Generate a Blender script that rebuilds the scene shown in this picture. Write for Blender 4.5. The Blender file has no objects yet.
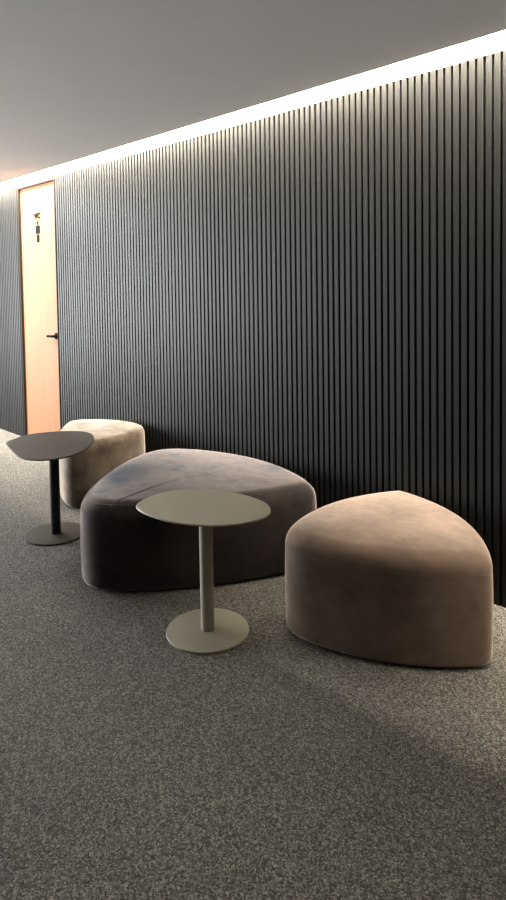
import bpy, bmesh, math, random
import numpy as np
from mathutils.bvhtree import BVHTree
from mathutils import Matrix, Vector

random.seed(7)
C = bpy.context.scene.collection
S = bpy.context.scene

# ------------------------------------------------------------------ camera geometry
F, CX, CY, PITCH, ROLL = 632.695, 256.583, 313.634, 0.042326, 0.0147086
ANG, WALL = 0.788315, 2.6317          # the slatted wall: turned ANG from the view, WALL metres from the lens
EYE = 1.4
TV = np.array([math.cos(ANG), -math.sin(ANG)])
NV = np.array([math.sin(ANG), math.cos(ANG)])


def room(x, y):
    """view-aligned ground point -> room axes (X along the slatted wall, Y towards it)"""
    p = np.array([x, y])
    return float(p @ TV), float(p @ NV)


# ------------------------------------------------------------------ materials
def new_mat(name):
    m = bpy.data.materials.new(name)
    m.use_nodes = True
    nt = m.node_tree
    return m, nt, nt.nodes['Principled BSDF']


def lin(r, g, b):
    f = lambda c: c / 12.92 if c <= 0.04045 else ((c + 0.055) / 1.055) ** 2.4
    return (f(r / 255), f(g / 255), f(b / 255), 1)


def noise(nt, scale, detail=3, rough=0.55, vec=None, mapping=None):
    n = nt.nodes.new('ShaderNodeTexNoise')
    n.inputs['Scale'].default_value = scale
    n.inputs['Detail'].default_value = detail
    n.inputs['Roughness'].default_value = rough
    if vec is None:
        tc = nt.nodes.new('ShaderNodeTexCoord')
        vec = tc.outputs['Object']
    if mapping:
        mp = nt.nodes.new('ShaderNodeMapping')
        mp.inputs['Scale'].default_value = mapping
        nt.links.new(vec, mp.inputs['Vector'])
        vec = mp.outputs['Vector']
    nt.links.new(vec, n.inputs['Vector'])
    return n.outputs['Fac']


def ramp(nt, fac, stops):
    r = nt.nodes.new('ShaderNodeValToRGB')
    e = r.color_ramp.elements
    while len(e) < len(stops):
        e.new(0.5)
    for k, (p, c) in enumerate(stops):
        e[k].position = p
        e[k].color = c
    nt.links.new(fac, r.inputs['Fac'])
    return r.outputs['Color']


def bump(nt, b, height, strength, dist):
    n = nt.nodes.new('ShaderNodeBump')
    n.inputs['Strength'].default_value = strength
    n.inputs['Distance'].default_value = dist
    nt.links.new(height, n.inputs['Height'])
    nt.links.new(n.outputs['Normal'], b.inputs['Normal'])


def mixc(nt, fac, a, b, mode='MIX'):
    n = nt.nodes.new('ShaderNodeMix')
    n.data_type = 'RGBA'
    n.blend_type = mode
    for sock, v in ((n.inputs[0], fac), (n.inputs[6], a), (n.inputs[7], b)):
        if hasattr(v, 'links') or hasattr(v, 'is_linked'):
            nt.links.new(v, sock)
        else:
            sock.default_value = v
    return n.outputs[2]


def paint_mat(name, col, rough, spec=0.5, var=0.04, bscale=400, bstr=0.03):
    m, nt, b = new_mat(name)
    f = noise(nt, 3.0, 4)
    lo = tuple(c * (1 - var) for c in col[:3]) + (1,)
    hi = tuple(min(1, c * (1 + var)) for c in col[:3]) + (1,)
    nt.links.new(ramp(nt, f, [(0.3, lo), (0.7, hi)]), b.inputs['Base Color'])
    b.inputs['Roughness'].default_value = rough
    b.inputs['Specular IOR Level'].default_value = spec
    bump(nt, b, noise(nt, bscale, 2), bstr, 0.001)
    return m


M_CEIL = paint_mat('ceiling_paint', (0.665, 0.635, 0.61, 1), 0.8, 0.3, 0.02, 250, 0.02)
M_WHITE = paint_mat('white_paint', (0.82, 0.81, 0.78, 1), 0.6, 0.4, 0.02)
M_PLASTER = paint_mat('plaster_paint', (0.06, 0.056, 0.052, 1), 0.85, 0.3, 0.03)
M_BACKING = paint_mat('groove_black', (0.012, 0.012, 0.012, 1), 0.85, 0.2, 0.05)
M_DARKWOOD = paint_mat('dark_jamb_wood', (0.022, 0.014, 0.009, 1), 0.7, 0.15, 0.1)
M_BLACK = paint_mat('black_metal', (0.012, 0.012, 0.012, 1), 0.45, 0.4, 0.05)
M_INK = paint_mat('black_sign_ink', (0.006, 0.006, 0.006, 1), 0.9, 0.05, 0.02)
M_PLINTH = paint_mat('black_plinth', (0.008, 0.008, 0.008, 1), 0.8, 0.2, 0.05)
M_TAUPE = paint_mat('taupe_powder_coat', (0.28, 0.252, 0.19, 1), 0.5, 0.25, 0.02, 900, 0.03)
M_BRONZE = paint_mat('bronze_powder_coat', (0.036, 0.030, 0.022, 1), 0.62, 0.09, 0.03, 900, 0.03)
M_POLE = paint_mat('dark_pole_powder_coat', (0.010, 0.010, 0.009, 1), 0.5, 0.3, 0.03, 900, 0.03)
M_ALU = paint_mat('window_aluminium', (0.35, 0.35, 0.36, 1), 0.4, 0.5, 0.02)

# dark slats: satin charcoal lacquer, fine vertical grain
M_SLAT, nt, b = new_mat('charcoal_slats')
f = noise(nt, 12, 4, 0.6, mapping=(14, 14, 0.35))
nt.links.new(ramp(nt, f, [(0.3, (0.005, 0.005, 0.0046, 1)), (0.7, (0.008, 0.008, 0.0072, 1))]), b.inputs['Base Color'])
b.inputs['Roughness'].default_value = 0.51
b.inputs['Specular IOR Level'].default_value = 0.22
b.inputs['Specular Tint'].default_value = (1, 0.985, 0.93, 1)
bump(nt, b, noise(nt, 40, 3, 0.6, mapping=(14, 14, 0.5)), 0.06, 0.001)

# door veneer: warm pale oak, vertical grain
M_OAK, nt, b = new_mat('oak_veneer')
f = noise(nt, 6, 5, 0.6, mapping=(7, 7, 0.5))
nt.links.new(ramp(nt, f, [(0.25, (0.26, 0.118, 0.052, 1)), (0.6, (0.295, 0.138, 0.064, 1)), (0.8, (0.27, 0.125, 0.057, 1))]), b.inputs['Base Color'])
b.inputs['Roughness'].default_value = 0.6
b.inputs['Specular IOR Level'].default_value = 0.2
bump(nt, b, noise(nt, 40, 3, 0.6, mapping=(7, 7, 0.4)), 0.04, 0.001)

# cut pile carpet: mixed grey yarns
M_CARPET, nt, b = new_mat('grey_carpet')
tc = nt.nodes.new('ShaderNodeTexCoord')
mp = nt.nodes.new('ShaderNodeMapping')
wob = nt.nodes.new('ShaderNodeTexNoise'); wob.inputs['Scale'].default_value = 60
nt.links.new(tc.outputs['Object'], wob.inputs['Vector'])
wv = nt.nodes.new('ShaderNodeVectorMath'); wv.operation = 'MULTIPLY_ADD'
nt.links.new(wob.outputs['Color'], wv.inputs[0]); wv.inputs[1].default_value = (.012, .012, .0)
nt.links.new(tc.outputs['Object'], wv.inputs[2])
vor = nt.nodes.new('ShaderNodeTexVoronoi'); vor.inputs['Scale'].default_value = 250
nt.links.new(wv.outputs[0], vor.inputs['Vector'])
sep = nt.nodes.new('ShaderNodeSeparateColor'); nt.links.new(vor.outputs['Color'], sep.inputs[0])
fine = noise(nt, 380, 2, 0.6, tc.outputs['Object'])
big = noise(nt, 1.6, 3, 0.6, tc.outputs['Object'])
hf = nt.nodes.new('ShaderNodeMath'); hf.operation = 'MULTIPLY_ADD'; hf.inputs[1].default_value = 0.55
nt.links.new(sep.outputs[0], hf.inputs[0])
fs = nt.nodes.new('ShaderNodeMath'); fs.operation = 'MULTIPLY_ADD'; fs.inputs[1].default_value = 0.9; fs.inputs[2].default_value = -0.225
nt.links.new(fine, fs.inputs[0]); nt.links.new(fs.outputs[0], hf.inputs[2])
yarn = ramp(nt, hf.outputs[0], [(0.13, (0.020, 0.0186, 0.0162, 1)), (0.40, (0.070, 0.0655, 0.057, 1)), (0.60, (0.130, 0.1215, 0.106, 1)), (0.85, (0.33, 0.31, 0.268, 1))])
shade = ramp(nt, big, [(0.3, (0.90, 0.90, 0.92, 1)), (0.7, (1.06, 1.05, 1.02, 1))])
nt.links.new(mixc(nt, 1.0, yarn, shade, 'MULTIPLY'), b.inputs['Base Color'])
b.inputs['Roughness'].default_value = 0.95
b.inputs['Specular IOR Level'].default_value = 0.1
bump(nt, b, hf.outputs[0], 0.5, 0.004)


def velvet(name, stops, seed, scale=3.0, sheen=0.5, tints=None, patch=None):
    m, nt, b = new_mat(name)
    tc = nt.nodes.new('ShaderNodeTexCoord')
    mp = nt.nodes.new('ShaderNodeMapping')
    mp.inputs['Location'].default_value = (seed, seed * 1.7, seed * 0.3)
    nt.links.new(tc.outputs['Object'], mp.inputs['Vector'])
    f = noise(nt, scale, 5, 0.62, mp.outputs['Vector'])
    c = ramp(nt, f, stops)
    g = noise(nt, 26, 3, 0.6, mp.outputs['Vector'])
    c = mixc(nt, 1.0, c, ramp(nt, g, [(0.3, (0.9, 0.9, 0.9, 1)), (0.7, (1.08, 1.08, 1.08, 1))]), 'MULTIPLY')
    nt.links.new(c, b.inputs['Base Color'])
    if patch:                     # cooler sheen tint around one point, edge broken by noise
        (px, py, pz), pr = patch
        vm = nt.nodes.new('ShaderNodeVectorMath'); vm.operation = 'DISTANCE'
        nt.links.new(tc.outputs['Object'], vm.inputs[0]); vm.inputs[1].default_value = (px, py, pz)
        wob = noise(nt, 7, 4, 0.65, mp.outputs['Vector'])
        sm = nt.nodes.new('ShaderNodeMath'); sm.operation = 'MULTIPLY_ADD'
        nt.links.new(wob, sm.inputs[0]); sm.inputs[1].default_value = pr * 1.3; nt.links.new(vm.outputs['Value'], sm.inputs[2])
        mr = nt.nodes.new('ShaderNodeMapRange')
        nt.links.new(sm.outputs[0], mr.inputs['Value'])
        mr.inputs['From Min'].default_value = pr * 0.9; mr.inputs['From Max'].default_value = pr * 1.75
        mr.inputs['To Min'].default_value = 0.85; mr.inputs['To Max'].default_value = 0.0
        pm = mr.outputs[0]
    b.inputs['Roughness'].default_value = 0.85
    b.inputs['Specular IOR Level'].default_value = 0.05
    b.inputs['Sheen Weight'].default_value = sheen
    b.inputs['Sheen Roughness'].default_value = 0.35
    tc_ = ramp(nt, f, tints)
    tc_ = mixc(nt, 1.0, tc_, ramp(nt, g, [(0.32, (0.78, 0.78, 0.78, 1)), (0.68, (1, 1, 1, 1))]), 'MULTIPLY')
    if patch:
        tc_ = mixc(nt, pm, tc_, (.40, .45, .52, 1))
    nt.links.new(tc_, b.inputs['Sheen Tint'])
    bump(nt, b, noise(nt, 9, 4, 0.6, mp.outputs['Vector']), 0.12, 0.01)
    return m


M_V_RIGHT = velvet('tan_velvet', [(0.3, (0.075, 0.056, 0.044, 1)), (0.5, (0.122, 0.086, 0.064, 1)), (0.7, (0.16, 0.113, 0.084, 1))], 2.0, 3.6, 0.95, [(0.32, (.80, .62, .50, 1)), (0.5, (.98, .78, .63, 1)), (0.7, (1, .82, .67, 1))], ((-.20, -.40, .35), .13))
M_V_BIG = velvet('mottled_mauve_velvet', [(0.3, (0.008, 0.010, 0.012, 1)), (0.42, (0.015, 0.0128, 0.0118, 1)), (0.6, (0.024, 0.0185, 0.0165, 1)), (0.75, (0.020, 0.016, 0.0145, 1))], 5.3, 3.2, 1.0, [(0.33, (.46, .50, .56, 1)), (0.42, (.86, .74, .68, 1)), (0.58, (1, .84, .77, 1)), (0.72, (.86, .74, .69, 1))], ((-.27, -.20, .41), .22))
M_V_SMALL = velvet('beige_velvet', [(0.34, (0.040, 0.030, 0.021, 1)), (0.5, (0.085, 0.065, 0.048, 1)), (0.66, (0.125, 0.097, 0.072, 1))], 9.1, 6.0, 1.0, [(0.32, (.72, .60, .47, 1)), (0.5, (.95, .82, .68, 1)), (0.7, (1, .88, .74, 1))])

M_LED, nt, b = new_mat('led_strip_light')
LED_COL, LED_STR = (1.0, 0.91, 0.77, 1), 465.0
b.inputs['Base Color'].default_value = (0.8, 0.8, 0.8, 1)
b.inputs['Emission Color'].default_value = LED_COL
b.inputs['Emission Strength'].default_value = LED_STR


# ------------------------------------------------------------------ mesh helpers
def obj(name, bm, mat, parent=None, smooth=False, angle=None):
    me = bpy.data.meshes.new(name)
    bmesh.ops.recalc_face_normals(bm, faces=bm.faces[:])
    bm.to_mesh(me)
    bm.free()
    if smooth:
        for p in me.polygons:
            p.use_smooth = True
        if angle:
            me.set_sharp_from_angle(angle=angle)
    me.materials.append(mat)
    o = bpy.data.objects.new(name, me)
    C.objects.link(o)
    if parent:
        o.parent = parent
    return o


def add_box(bm, x0, x1, y0, y1, z0, z1):
    v = [bm.verts.new(p) for p in ((x0, y0, z0), (x1, y0, z0), (x1, y1, z0), (x0, y1, z0),
                                   (x0, y0, z1), (x1, y0, z1), (x1, y1, z1), (x0, y1, z1))]
    for f in ((0, 3, 2, 1), (4, 5, 6, 7), (0, 1, 5, 4), (1, 2, 6, 5), (2, 3, 7, 6), (3, 0, 4, 7)):
        bm.faces.new([v[i] for i in f])


def box(name, mat, dims, parent=None, bevel=0):
    bm = bmesh.new()
    add_box(bm, *dims)
    if bevel:
        bmesh.ops.bevel(bm, geom=bm.edges[:], offset=bevel, segments=2, affect='EDGES', profile=0.5)
    return obj(name, bm, mat, parent)


def rings(bm, loops, cap0=True, cap1=True):
    vs = [[bm.verts.new(p) for p in L] for L in loops]
    n = len(vs[0])
    for a, b_ in zip(vs, vs[1:]):
        for i in range(n):
            bm.faces.new((a[i], a[(i + 1) % n], b_[(i + 1) % n], b_[i]))
    if cap0:
        bm.faces.new(vs[0][::-1])
    if cap1:
        bm.faces.new(vs[-1])
    return vs


def lathe(bm, prof, n=64, cx=0, cy=0):
    rings(bm, [[(cx + r * math.cos(2 * math.pi * k / n), cy + r * math.sin(2 * math.pi * k / n), z) for k in range(n)] for r, z in prof])


def tube(bm, pts, r, n=8, closed=False, end=1.0):
    P = [Vector(p) for p in pts]
    loops = []
    for i, p in enumerate(P):
        a = P[i - 1] if (i > 0 or closed) else P[i]
        c = P[(i + 1) % len(P)] if (i < len(P) - 1 or closed) else P[i]
        d = (c - a).normalized()
        u = d.cross(Vector((0, 0, 1)))
        if u.length < 1e-4:
            u = d.cross(Vector((1, 0, 0)))
        u.normalize()
        w = u.cross(d)
        q = r * (1 + (end - 1) * i / (len(P) - 1))
        loops.append([p + (u * math.cos(2 * math.pi * k / n) + w * math.sin(2 * math.pi * k / n)) * q for k in range(n)])
    if closed:
        loops.append(loops[0])
        vs = [[bm.verts.new(q) for q in L] for L in loops[:-1]]
        vs.append(vs[0])
        for a, b_ in zip(vs, vs[1:]):
            for k in range(n):
                bm.faces.new((a[k], a[(k + 1) % n], b_[(k + 1) % n], b_[k]))
    else:
        rings(bm, loops)


def resample(P, n):
    Q = np.vstack([P, P[:1]])
    s = np.r_[0, np.cumsum(np.hypot(*np.diff(Q, axis=0).T))]
    u = np.linspace(0, s[-1], n, endpoint=False)
    return np.c_[np.interp(u, s, Q[:, 0]), np.interp(u, s, Q[:, 1])], s


def normals2(P):
    t = np.roll(P, -1, 0) - np.roll(P, 1, 0)
    t /= np.hypot(t[:, 0], t[:, 1])[:, None]
    n = np.c_[t[:, 1], -t[:, 0]]
    if ((P - P.mean(0)) * n).sum() < 0:
        n = -n
    return n


def thing(name, label, cat, loc=(0, 0, 0), group=None):
    o = bpy.data.objects.new(name, None)
    o.empty_display_size = 0.1
    C.objects.link(o)
    o.location = loc
    o['label'] = label
    o['category'] = cat
    if group:
        o['group'] = group
    return o


def struct(o):
    o['kind'] = 'structure'
    return o


# ------------------------------------------------------------------ the room
X0, X1, Y0, Y1 = -9.6, 3.6, -3.0, WALL
ZC = 2.402                      # ceiling underside
LIP = 0.12                      # light slot between ceiling edge and slats
ZTOP = 2.58
DX0, DX1, DZ = -5.803, -5.085, 2.354     # the door opening
SLAT_TOP = 2.370

struct(box('floor', M_CARPET, (X0 - .2, X1 + .2, Y0 - .2, Y1 + .25, -0.1, 0)))
struct(box('ceiling', M_CEIL, (X0 - .2, X1 + .2, Y0 - .2, Y1 - LIP, ZC, ZTOP)))
struct(box('trim_1', M_WHITE, (X0 - .2, X1 + .2, Y1 - LIP - .02, Y1 + .16, ZTOP, ZTOP + .04)))   # roof of the light slot

# wall behind the slats, cut for the door
bm = bmesh.new()
YB = Y1 + 0.017
add_box(bm, X0 - .2, DX0, YB, YB + .14, 0, ZTOP)
add_box(bm, DX1, X1 + .2, YB, YB + .14, 0, ZTOP)
add_box(bm, DX0, DX1, YB, YB + .14, DZ, ZTOP)
wall_back = struct(obj('wall_back', bm, M_BACKING))

# white band over the slats, at the mouth of the light slot
bm = bmesh.new()
add_box(bm, X0, X1, Y1 - .001, YB - .0005, SLAT_TOP, ZTOP - .001)
add_box(bm, DX0 - .004, DX1 + .004, Y1 - .001, YB - .0005, DZ + .004, SLAT_TOP)
struct(obj('trim_2', bm, M_WHITE))

PITCH_S, GROOVE = 0.0375, 0.0118


def slats(name, xa, xb):
    """one run of vertical battens, each a chamfered U standing on the backing"""
    bm = bmesh.new()
    k = math.ceil((xa - (-1.66 + GROOVE / 2)) / PITCH_S)
    x = -1.66 + GROOVE / 2 + k * PITCH_S
    runs = []
    if x - GROOVE - xa > 0.006:
        runs.append((xa + .001, x - GROOVE))
    while x < xb - 0.006:
        runs.append((x, min(x + PITCH_S - GROOVE, xb - .001)))
        x += PITCH_S
    for a, c in runs:
        a += random.uniform(-.0004, .0004)
        c += random.uniform(-.0004, .0004)
        ch = random.choice((.0012, .0016, .0022))
        y = Y1 + random.uniform(0, .0008)
        ch = min(ch, (c - a) / 3)
        prof = [(a, YB), (a, y + ch), (a + ch, y), (c - ch, y), (c, y + ch), (c, YB)]
        lo = [bm.verts.new((p, q, 0.0)) for p, q in prof]
        hi = [bm.verts.new((p, q, SLAT_TOP)) for p, q in prof]
        for i in range(5):
            bm.faces.new((lo[i], lo[i + 1], hi[i + 1], hi[i]))
        bm.faces.new(hi[::-1])
        bm.faces.new(lo)
    return obj(name, bm, M_SLAT, wall_back)


slats('slat_cladding', X0, DX0 - .004)
slats('slat_cladding', DX1 + .004, X1)

struct(box('wall_right', M_PLASTER, (X1, X1 + .15, Y0, Y1, 0, ZC)))
struct(box('wall_front', M_PLASTER, (X0, X1, Y0 - .15, Y0, 0, ZC)))
# end wall with a tall window
WY0, WY1, WZ0, WZ1 = -2.9, 0.3, 0.04, 2.34
bm = bmesh.new()
add_box(bm, X0 - .15, X0, Y0, WY0, 0, ZC)
add_box(bm, X0 - .15, X0, WY1, Y1, 0, ZC)
add_box(bm, X0 - .15, X0, WY0, WY1, 0, WZ0)
add_box(bm, X0 - .15, X0, WY0, WY1, WZ1, ZC)
struct(obj('wall_left', bm, M_PLASTER))
bm = bmesh.new()
for y in np.linspace(WY0, WY1, 5):
    add_box(bm, X0 - .11, X0 - .05, max(WY0, y - .025), min(WY1, y + .025), WZ0, WZ1)
for z in (WZ0, WZ1 - .05):
    add_box(bm, X0 - .11, X0 - .05, WY0, WY1, z, z + .05)
struct(obj('window_1', bm, M_ALU))

# ------------------------------------------------------------------ door
door = bpy.data.objects.new('door_1', None)
C.objects.link(door)
door.location = (DX0, Y1, 0)
door['label'] = 'pale oak door flush in the dark slatted wall'
struct(door)
DW = DX1 - DX0
RC = 0.020                       # leaf recess behind the slat faces
fr = bmesh.new()
add_box(fr, 0.001, 0.011, 0.000, 0.12, 0.0, DZ)
add_box(fr, DW - 0.011, DW - 0.001, 0.000, 0.12, 0.0, DZ)
add_box(fr, 0.011, DW - 0.011, 0.000, 0.12, DZ - .010, DZ)
obj('door_frame', fr, M_DARKWOOD, door)
leaf = box('door_leaf', M_OAK, (0.014, DW - 0.015, RC, RC + .045, 0.006, DZ - .013), door, 0.0015)
# lever handle
hx, hz = DW - 0.062, 0.995
h = bmesh.new()
lathe(h, [(0.0, 0), (0.029, 0), (0.029, .010), (.026, .012), (0.0, .012)][1:4], 32)
for v in h.verts:
    v.co = Vector((v.co.x, -v.co.z, v.co.y))
for v in h.verts:
    v.co += Vector((hx, RC, hz))
tube(h, [(hx, RC - .004, hz), (hx, RC - .03, hz), (hx, RC - .042, hz)], .012, 12)
tube(h, [(hx + .014, RC - .040, hz), (hx - .03, RC - .040, hz), (hx - .07, RC - .040, hz - .001), (hx - .098, RC - .039, hz - .002)], .0115, 12)
obj('door_handle', h, M_INK, door, True, 0.7)
# sign: WC and the standing figure under it
cu = bpy.data.curves.new('wc_text', 'FONT')
cu.body = 'WC'
cu.size = 0.068
cu.space_character = 0.95
cu.align_x = 'CENTER'
cu.extrude = 0.0012
cu.offset = 0.0045
tmp = bpy.data.objects.new('wc_text', cu)
C.objects.link(tmp)
bpy.context.view_layer.update()
me = bpy.data.meshes.new_from_object(tmp.evaluated_get(bpy.context.evaluated_depsgraph_get()))
bpy.data.objects.remove(tmp)
bpy.data.curves.remove(cu)
sx = 0.355
me.transform(Matrix(((1, 0, 0, 0), (0, 0, -1, 0), (0, 1, 0, 0), (0, 0, 0, 1))))
me.transform(Matrix.Translation((sx - .005, RC - .001, 2.045)))
me.materials.clear()
me.materials.append(M_INK)
o = bpy.data.objects.new('sign_lettering', me)
C.objects.link(o)
o.parent = door
g = bmesh.new()


def plate(pts):
    a = [g.verts.new((sx + x, RC - .0005, z)) for x, z in pts]
    c = [g.verts.new((sx + x, RC - .0022, z)) for x, z in pts]
    g.faces.new(a[::-1]); g.faces.new(c)
    for i in range(len(pts)):
        j = (i + 1) % len(pts)
        g.faces.new((a[i], a[j], c[j], c[i]))


plate([(.019 * math.cos(t), 2.004 + .017 * math.sin(t)) for t in np.linspace(0, 2 * math.pi, 20, endpoint=False)])
plate([(-.042, 1.970), (-.032, 1.980), (.032, 1.980), (.042, 1.970), (.042, 1.913), (.030, 1.906), (-.030, 1.906), (-.042, 1.913)])
plate([(-.024, 1.899), (.026, 1.899), (.030, 1.830), (.006, 1.830), (.003, 1.87), (0, 1.830), (-.024, 1.830)])
obj('sign_figure', g, M_INK, door)

# ------------------------------------------------------------------ light slot lamp
lamp = thing('cove_light', 'linear warm white light hidden in the slot between ceiling and slatted wall', 'light', (0, Y1 - .092, ZTOP))
box('lamp_housing', M_ALU, (X0 + .1, X1 - .1, -.028, .028, -.03, -.001), lamp)
bm = bmesh.new()
for k in range(26):
    a = X0 + .1 + k * (X1 - X0 - .2) / 26
    b_ = X0 + .1 + (k + 1) * (X1 - X0 - .2) / 26
    v = [bm.verts.new(p) for p in ((a, -.025, -.0315), (a, .025, -.0315), (b_, .025, -.0315), (b_, -.025, -.0315))]
    bm.faces.new(v)
strip = obj('led_strip', bm, M_LED, lamp)
for p in strip.data.polygons:
    pass
if strip.data.polygons[0].normal.z > 0:
    strip.data.flip_normals()

# ------------------------------------------------------------------ ottomans
NP = 120


def plan(p):
    V = np.array(p[:6]).reshape(3, 2); B = p[6:9]; sg = np.abs(p[9:12])
    c = V.mean(0); M = 40; pts = []
    for i in range(3):
        a, b_ = V[i], V[(i + 1) % 3]
        d = b_ - a
        n = np.array([d[1], -d[0]]) / np.hypot(*d)
        m = (a + b_) / 2
        if n @ (m - c) < 0:
            n = -n
        k = m + n * B[i] * 2
        t = np.linspace(0, 1, M, endpoint=False)[:, None]
        pts.append((1 - t) ** 2 * a + 2 * t * (1 - t) * k + t * t * b_)
    Q, s = resample(np.vstack(pts), NP)
    L = s[-1]
    u = np.arange(NP) * L / NP
    w = np.zeros(NP); W = np.zeros(NP)
    for ci, sgi in zip((s[0], s[M], s[2 * M]), sg):
        d = np.abs(u - ci); d = np.minimum(d, L - d)
        e = np.exp(-(d / (L / 6)) ** 2)
        w += e * sgi; W += e
    sig = w / W
    D = np.abs(u[:, None] - u[None]); D = np.minimum(D, L - D)
    K = np.exp(-.5 * (D / sig[:, None]) ** 2)
    K /= K.sum(1, keepdims=True)
    return resample(K @ Q, NP)[0]


def ottoman(p, h, rt, mat, label, seam_drop, seam_in, seam_mat, extra=None):
    P = plan(p)
    P = np.array([room(x, y) for x, y in P])
    c = P.mean(0)
    P = P - c
    n = normals2(P)
    if np.cross(P, np.roll(P, -1, 0)).sum() < 0:
        P, n = P[::-1], n[::-1]
    root = thing('ottoman', label, 'ottoman', (c[0], c[1], 0), 'velvet ottomans along the slatted wall')
    rb = .018
    prof = []
    for k in range(5):
        a = k / 4 * math.pi / 2
        prof.append((rb * (1 - math.sin(a)), .012 + rb * (1 - math.cos(a))))
    for z in np.linspace(.04, h - rt, 6)[1:-1]:
        prof.append((-0.003 * math.sin(math.pi * (z - .04) / (h - rt - .04)), z))
    for k in range(11):
        a = k / 10 * math.pi / 2
        prof.append((rt * (1 - math.cos(a)), h - rt + rt * math.sin(a)))
    loops = [[(x, y, z) for x, y in P - n * i] for i, z in prof]
    Q = P - n * rt
    qc = Q.mean(0)
    for s in (.93, .82, .66, .45, .22, .06):
        loops.append([(x, y, h + .010 * (1 - s * s)) for x, y in qc + (Q - qc) * s])
    bm = bmesh.new()
    rings(bm, loops)
    tree = BVHTree.FromBMesh(bm)
    obj('upholstery', bm, mat, root, True, 0.9)
    # seam piping around the shoulder of the cushion
    off, zz = seam_in, h - seam_drop
    bm = bmesh.new()
    R_ = P - n * off
    tube(bm, [(x, y, zz) for x, y in R_], .0013, 6, True)
    if extra:
        line = []
        for x, y in extra:
            hit = tree.ray_cast(Vector((x - c[0], y - c[1], 1)), Vector((0, 0, -1)))
            if hit[0]:
                line.append((hit[0].x, hit[0].y, hit[0].z))
        tube(bm, line, .0022, 6, False, .1)
    obj('seam', bm, seam_mat, root, True)
    bm = bmesh.new()
    R2 = P - n * .035
    rings(bm, [[(x, y, 0.0) for x, y in R2], [(x, y, 0.02) for x, y in R2]])
    obj('plinth', bm, M_PLINTH, root)
    return root


def shoulder(rt, deg):
    a = math.radians(deg)
    return rt * (1 - math.sin(a)), rt * (1 - math.cos(a))   # drop below the top, inset from the side


OT = {
 'big': ([-0.87043, 2.83633, 0.31787, 3.10363, -0.65690, 3.97155, 0.09339, 0.21527, 0.09845, 0.17076, 0.07892, 0.17842], 0.4172, 0.0884),
 'right': ([0.06049, 2.49912, 0.83767, 2.22832, 0.69065, 3.03192, 0.09792, 0.11975, 0.11991, 0.10220, 0.03903, 0.02923], 0.4236, 0.0712),
 'small': ([-1.19760, 3.93095, -0.80511, 4.52884, -1.43806, 4.74227, 0.12086, 0.10537, 0.06607, 0.07983, 0.06445, 0.07703], 0.4260, 0.0565)}

d_, i_ = shoulder(OT['right'][2], 0)
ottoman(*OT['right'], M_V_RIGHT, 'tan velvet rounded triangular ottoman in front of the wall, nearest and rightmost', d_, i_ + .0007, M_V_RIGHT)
d_, i_ = shoulder(OT['big'][2], 55)
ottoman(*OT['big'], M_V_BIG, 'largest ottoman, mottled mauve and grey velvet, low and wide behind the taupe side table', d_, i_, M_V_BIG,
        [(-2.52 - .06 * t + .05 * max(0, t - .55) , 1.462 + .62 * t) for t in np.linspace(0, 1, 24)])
d_, i_ = shoulder(OT['small'][2], 30)
ottoman(*OT['small'], M_V_SMALL, 'small beige velvet ottoman near the oak door, behind the dark bronze table', d_, i_, M_V_SMALL)

# ------------------------------------------------------------------ side tables
TOP_A = [[-0.287, 0.01], [-0.276, 0.062], [-0.232, 0.137], [-0.168, 0.19], [-0.097, 0.212], [-0.023, 0.203], [0.052, 0.177], [0.126, 0.143], [0.198, 0.083], [0.246, 0.019], [0.264, -0.044], [0.259, -0.107], [0.231, -0.153], [0.174, -0.192], [0.112, -0.213], [0.05, -0.219], [-0.013, -0.211], [-0.079, -0.189], [-0.147, -0.152], [-0.214, -0.095], [-0.264, -0.041]]
TOP_B = [[-0.299, 0.065], [-0.291, 0.12], [-0.258, 0.228], [-0.203, 0.287], [-0.135, 0.315], [-0.068, 0.333], [0.008, 0.338], [0.079, 0.323], [0.136, 0.276], [0.176, 0.198], [0.199, 0.122], [0.211, 0.037], [0.216, -0.066], [0.209, -0.15], [0.188, -0.215], [0.157, -0.268], [0.119, -0.301], [0.075, -0.318], [0.019, -0.325], [-0.033, -0.31], [-0.072, -0.287], [-0.115, -0.237], [-0.175, -0.141], [-0.24, -0.037]]


def side_table(cx, cy, top, m_top, m_pole, m_base, label):
    X, Y = room(cx, cy)
    root = thing('side_table', label, 'table', (X, Y, 0), 'pebble topped side tables')
    P = np.array([[float(np.array(q) @ TV), float(np.array(q) @ NV)] for q in top])
    P, s = resample(P, 96)
    u = np.arange(96) * s[-1] / 96
    D = np.abs(u[:, None] - u[None]); D = np.minimum(D, s[-1] - D)
    K = np.exp(-.5 * (D / .028) ** 2); K /= K.sum(1, keepdims=True)
    P = K @ P
    n = normals2(P)
    P = P + n * .003
    if np.cross(P, np.roll(P, -1, 0)).sum() < 0:
        P, n = P[::-1], n[::-1]
    h, t = .52, .010
    bm = bmesh.new()
    rings(bm, [[(x, y, z) for x, y in P - n * i] for i, z in
               ((.012, h - t), (.002, h - t + .003), (0, h - .0045), (.0007, h - .002), (.0022, h))])
    obj('tabletop', bm, m_top, root, True, 0.5)
    bm = bmesh.new()
    lathe(bm, [(.0275, .009), (.0275, h - t - .005), (.0275, h - t)], 40)
    pole = obj('pole', bm, m_pole, root, True, 0.7)
    if m_pole is not m_top:
        pole['label'] = 'black pole'
    bm = bmesh.new()
    lathe(bm, [(.055, h - t - .006), (.055, h - t)], 40)
    obj('mounting_plate', bm, m_pole, root)
    bm = bmesh.new()
    lathe(bm, [(.1675, 0), (.1685, .001), (.1685, .007), (.1675, .0085), (.165, .009)], 80)
    obj('base', bm, m_base, root, True, 0.5)
    return root


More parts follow.
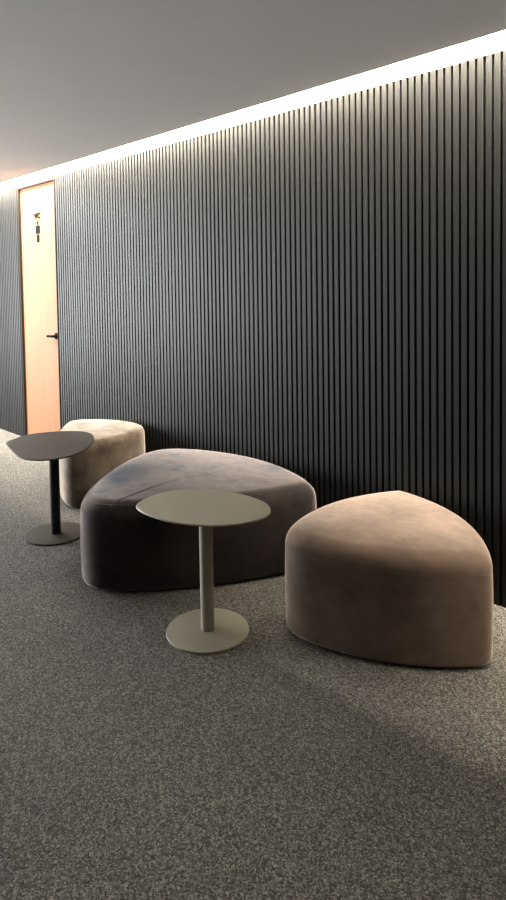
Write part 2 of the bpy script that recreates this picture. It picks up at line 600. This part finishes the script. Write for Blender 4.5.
side_table(-0.2185, 2.5271, TOP_A, M_TAUPE, M_TAUPE, M_TAUPE, 'pale taupe metal side table with round base, standing before the largest ottoman')
side_table(-1.1683, 3.5732, TOP_B, M_BRONZE, M_POLE, M_BRONZE, 'dark bronze side table with black pole, at the left by the oak door')

# ------------------------------------------------------------------ light
def area(name, loc, rot, sx_, sy_, col, power):
    l = bpy.data.lights.new(name, 'AREA')
    l.shape = 'RECTANGLE'
    l.size, l.size_y = sx_, sy_
    l.color = col
    l.energy = power
    o = bpy.data.objects.new(name, l)
    C.objects.link(o)
    o.location = loc
    o.rotation_euler = rot
    return o


# daylight through the end window
area('window_daylight', (X0 - .14, (WY0 + WY1) / 2, (WZ0 + WZ1) / 2), (0, -math.pi / 2, 0), WZ1 - WZ0, WY1 - WY0, (0.92, 0.965, 1.0), 1280)
# unseen fill lamp, added to brighten the floor and door at left
area('added_fill_light', (-6.25, 1.7, ZC - .004), (0, 0, 0), .6, .6, (0.95, 0.98, 1.0), 190)

w = bpy.data.worlds.new('world')
S.world = w
w.use_nodes = True
w.node_tree.nodes['Background'].inputs[0].default_value = (0.6, 0.7, 0.9, 1)
w.node_tree.nodes['Background'].inputs[1].default_value = 0.0

# ------------------------------------------------------------------ camera
cp, sp = math.cos(PITCH), math.sin(PITCH)
fwd = np.array([0, cp, -sp]); right = np.array([1.0, 0, 0]); down = np.array([0, -sp, -cp])
cr, sr = math.cos(ROLL), math.sin(ROLL)
r2 = cr * right + sr * down
d2 = -sr * right + cr * down
toroom = np.array([[TV[0], TV[1], 0], [NV[0], NV[1], 0], [0, 0, 1]])
ax, ay, az = toroom @ r2, toroom @ -d2, toroom @ -fwd
cam = bpy.data.cameras.new('camera')
cam.sensor_fit = 'VERTICAL'
cam.sensor_height = 36
cam.lens = F * 36 / 900
cam.shift_x = (253 - CX) / 900
cam.shift_y = (CY - 450) / 900
cam.clip_start = 0.02
co = bpy.data.objects.new('camera', cam)
C.objects.link(co)
co.matrix_world = Matrix(((ax[0], ay[0], az[0], 0), (ax[1], ay[1], az[1], 0), (ax[2], ay[2], az[2], EYE), (0, 0, 0, 1)))
S.camera = co

vs = S.view_settings
S.display_settings.display_device = 'sRGB'
vs.view_transform = 'Standard'
vs.look = 'None'
vs.gamma = 1
vs.use_curve_mapping = False
vs.exposure = 0.0
S.cycles.max_bounces = 10
S.cycles.diffuse_bounces = 8
S.cycles.sample_clamp_indirect = 8
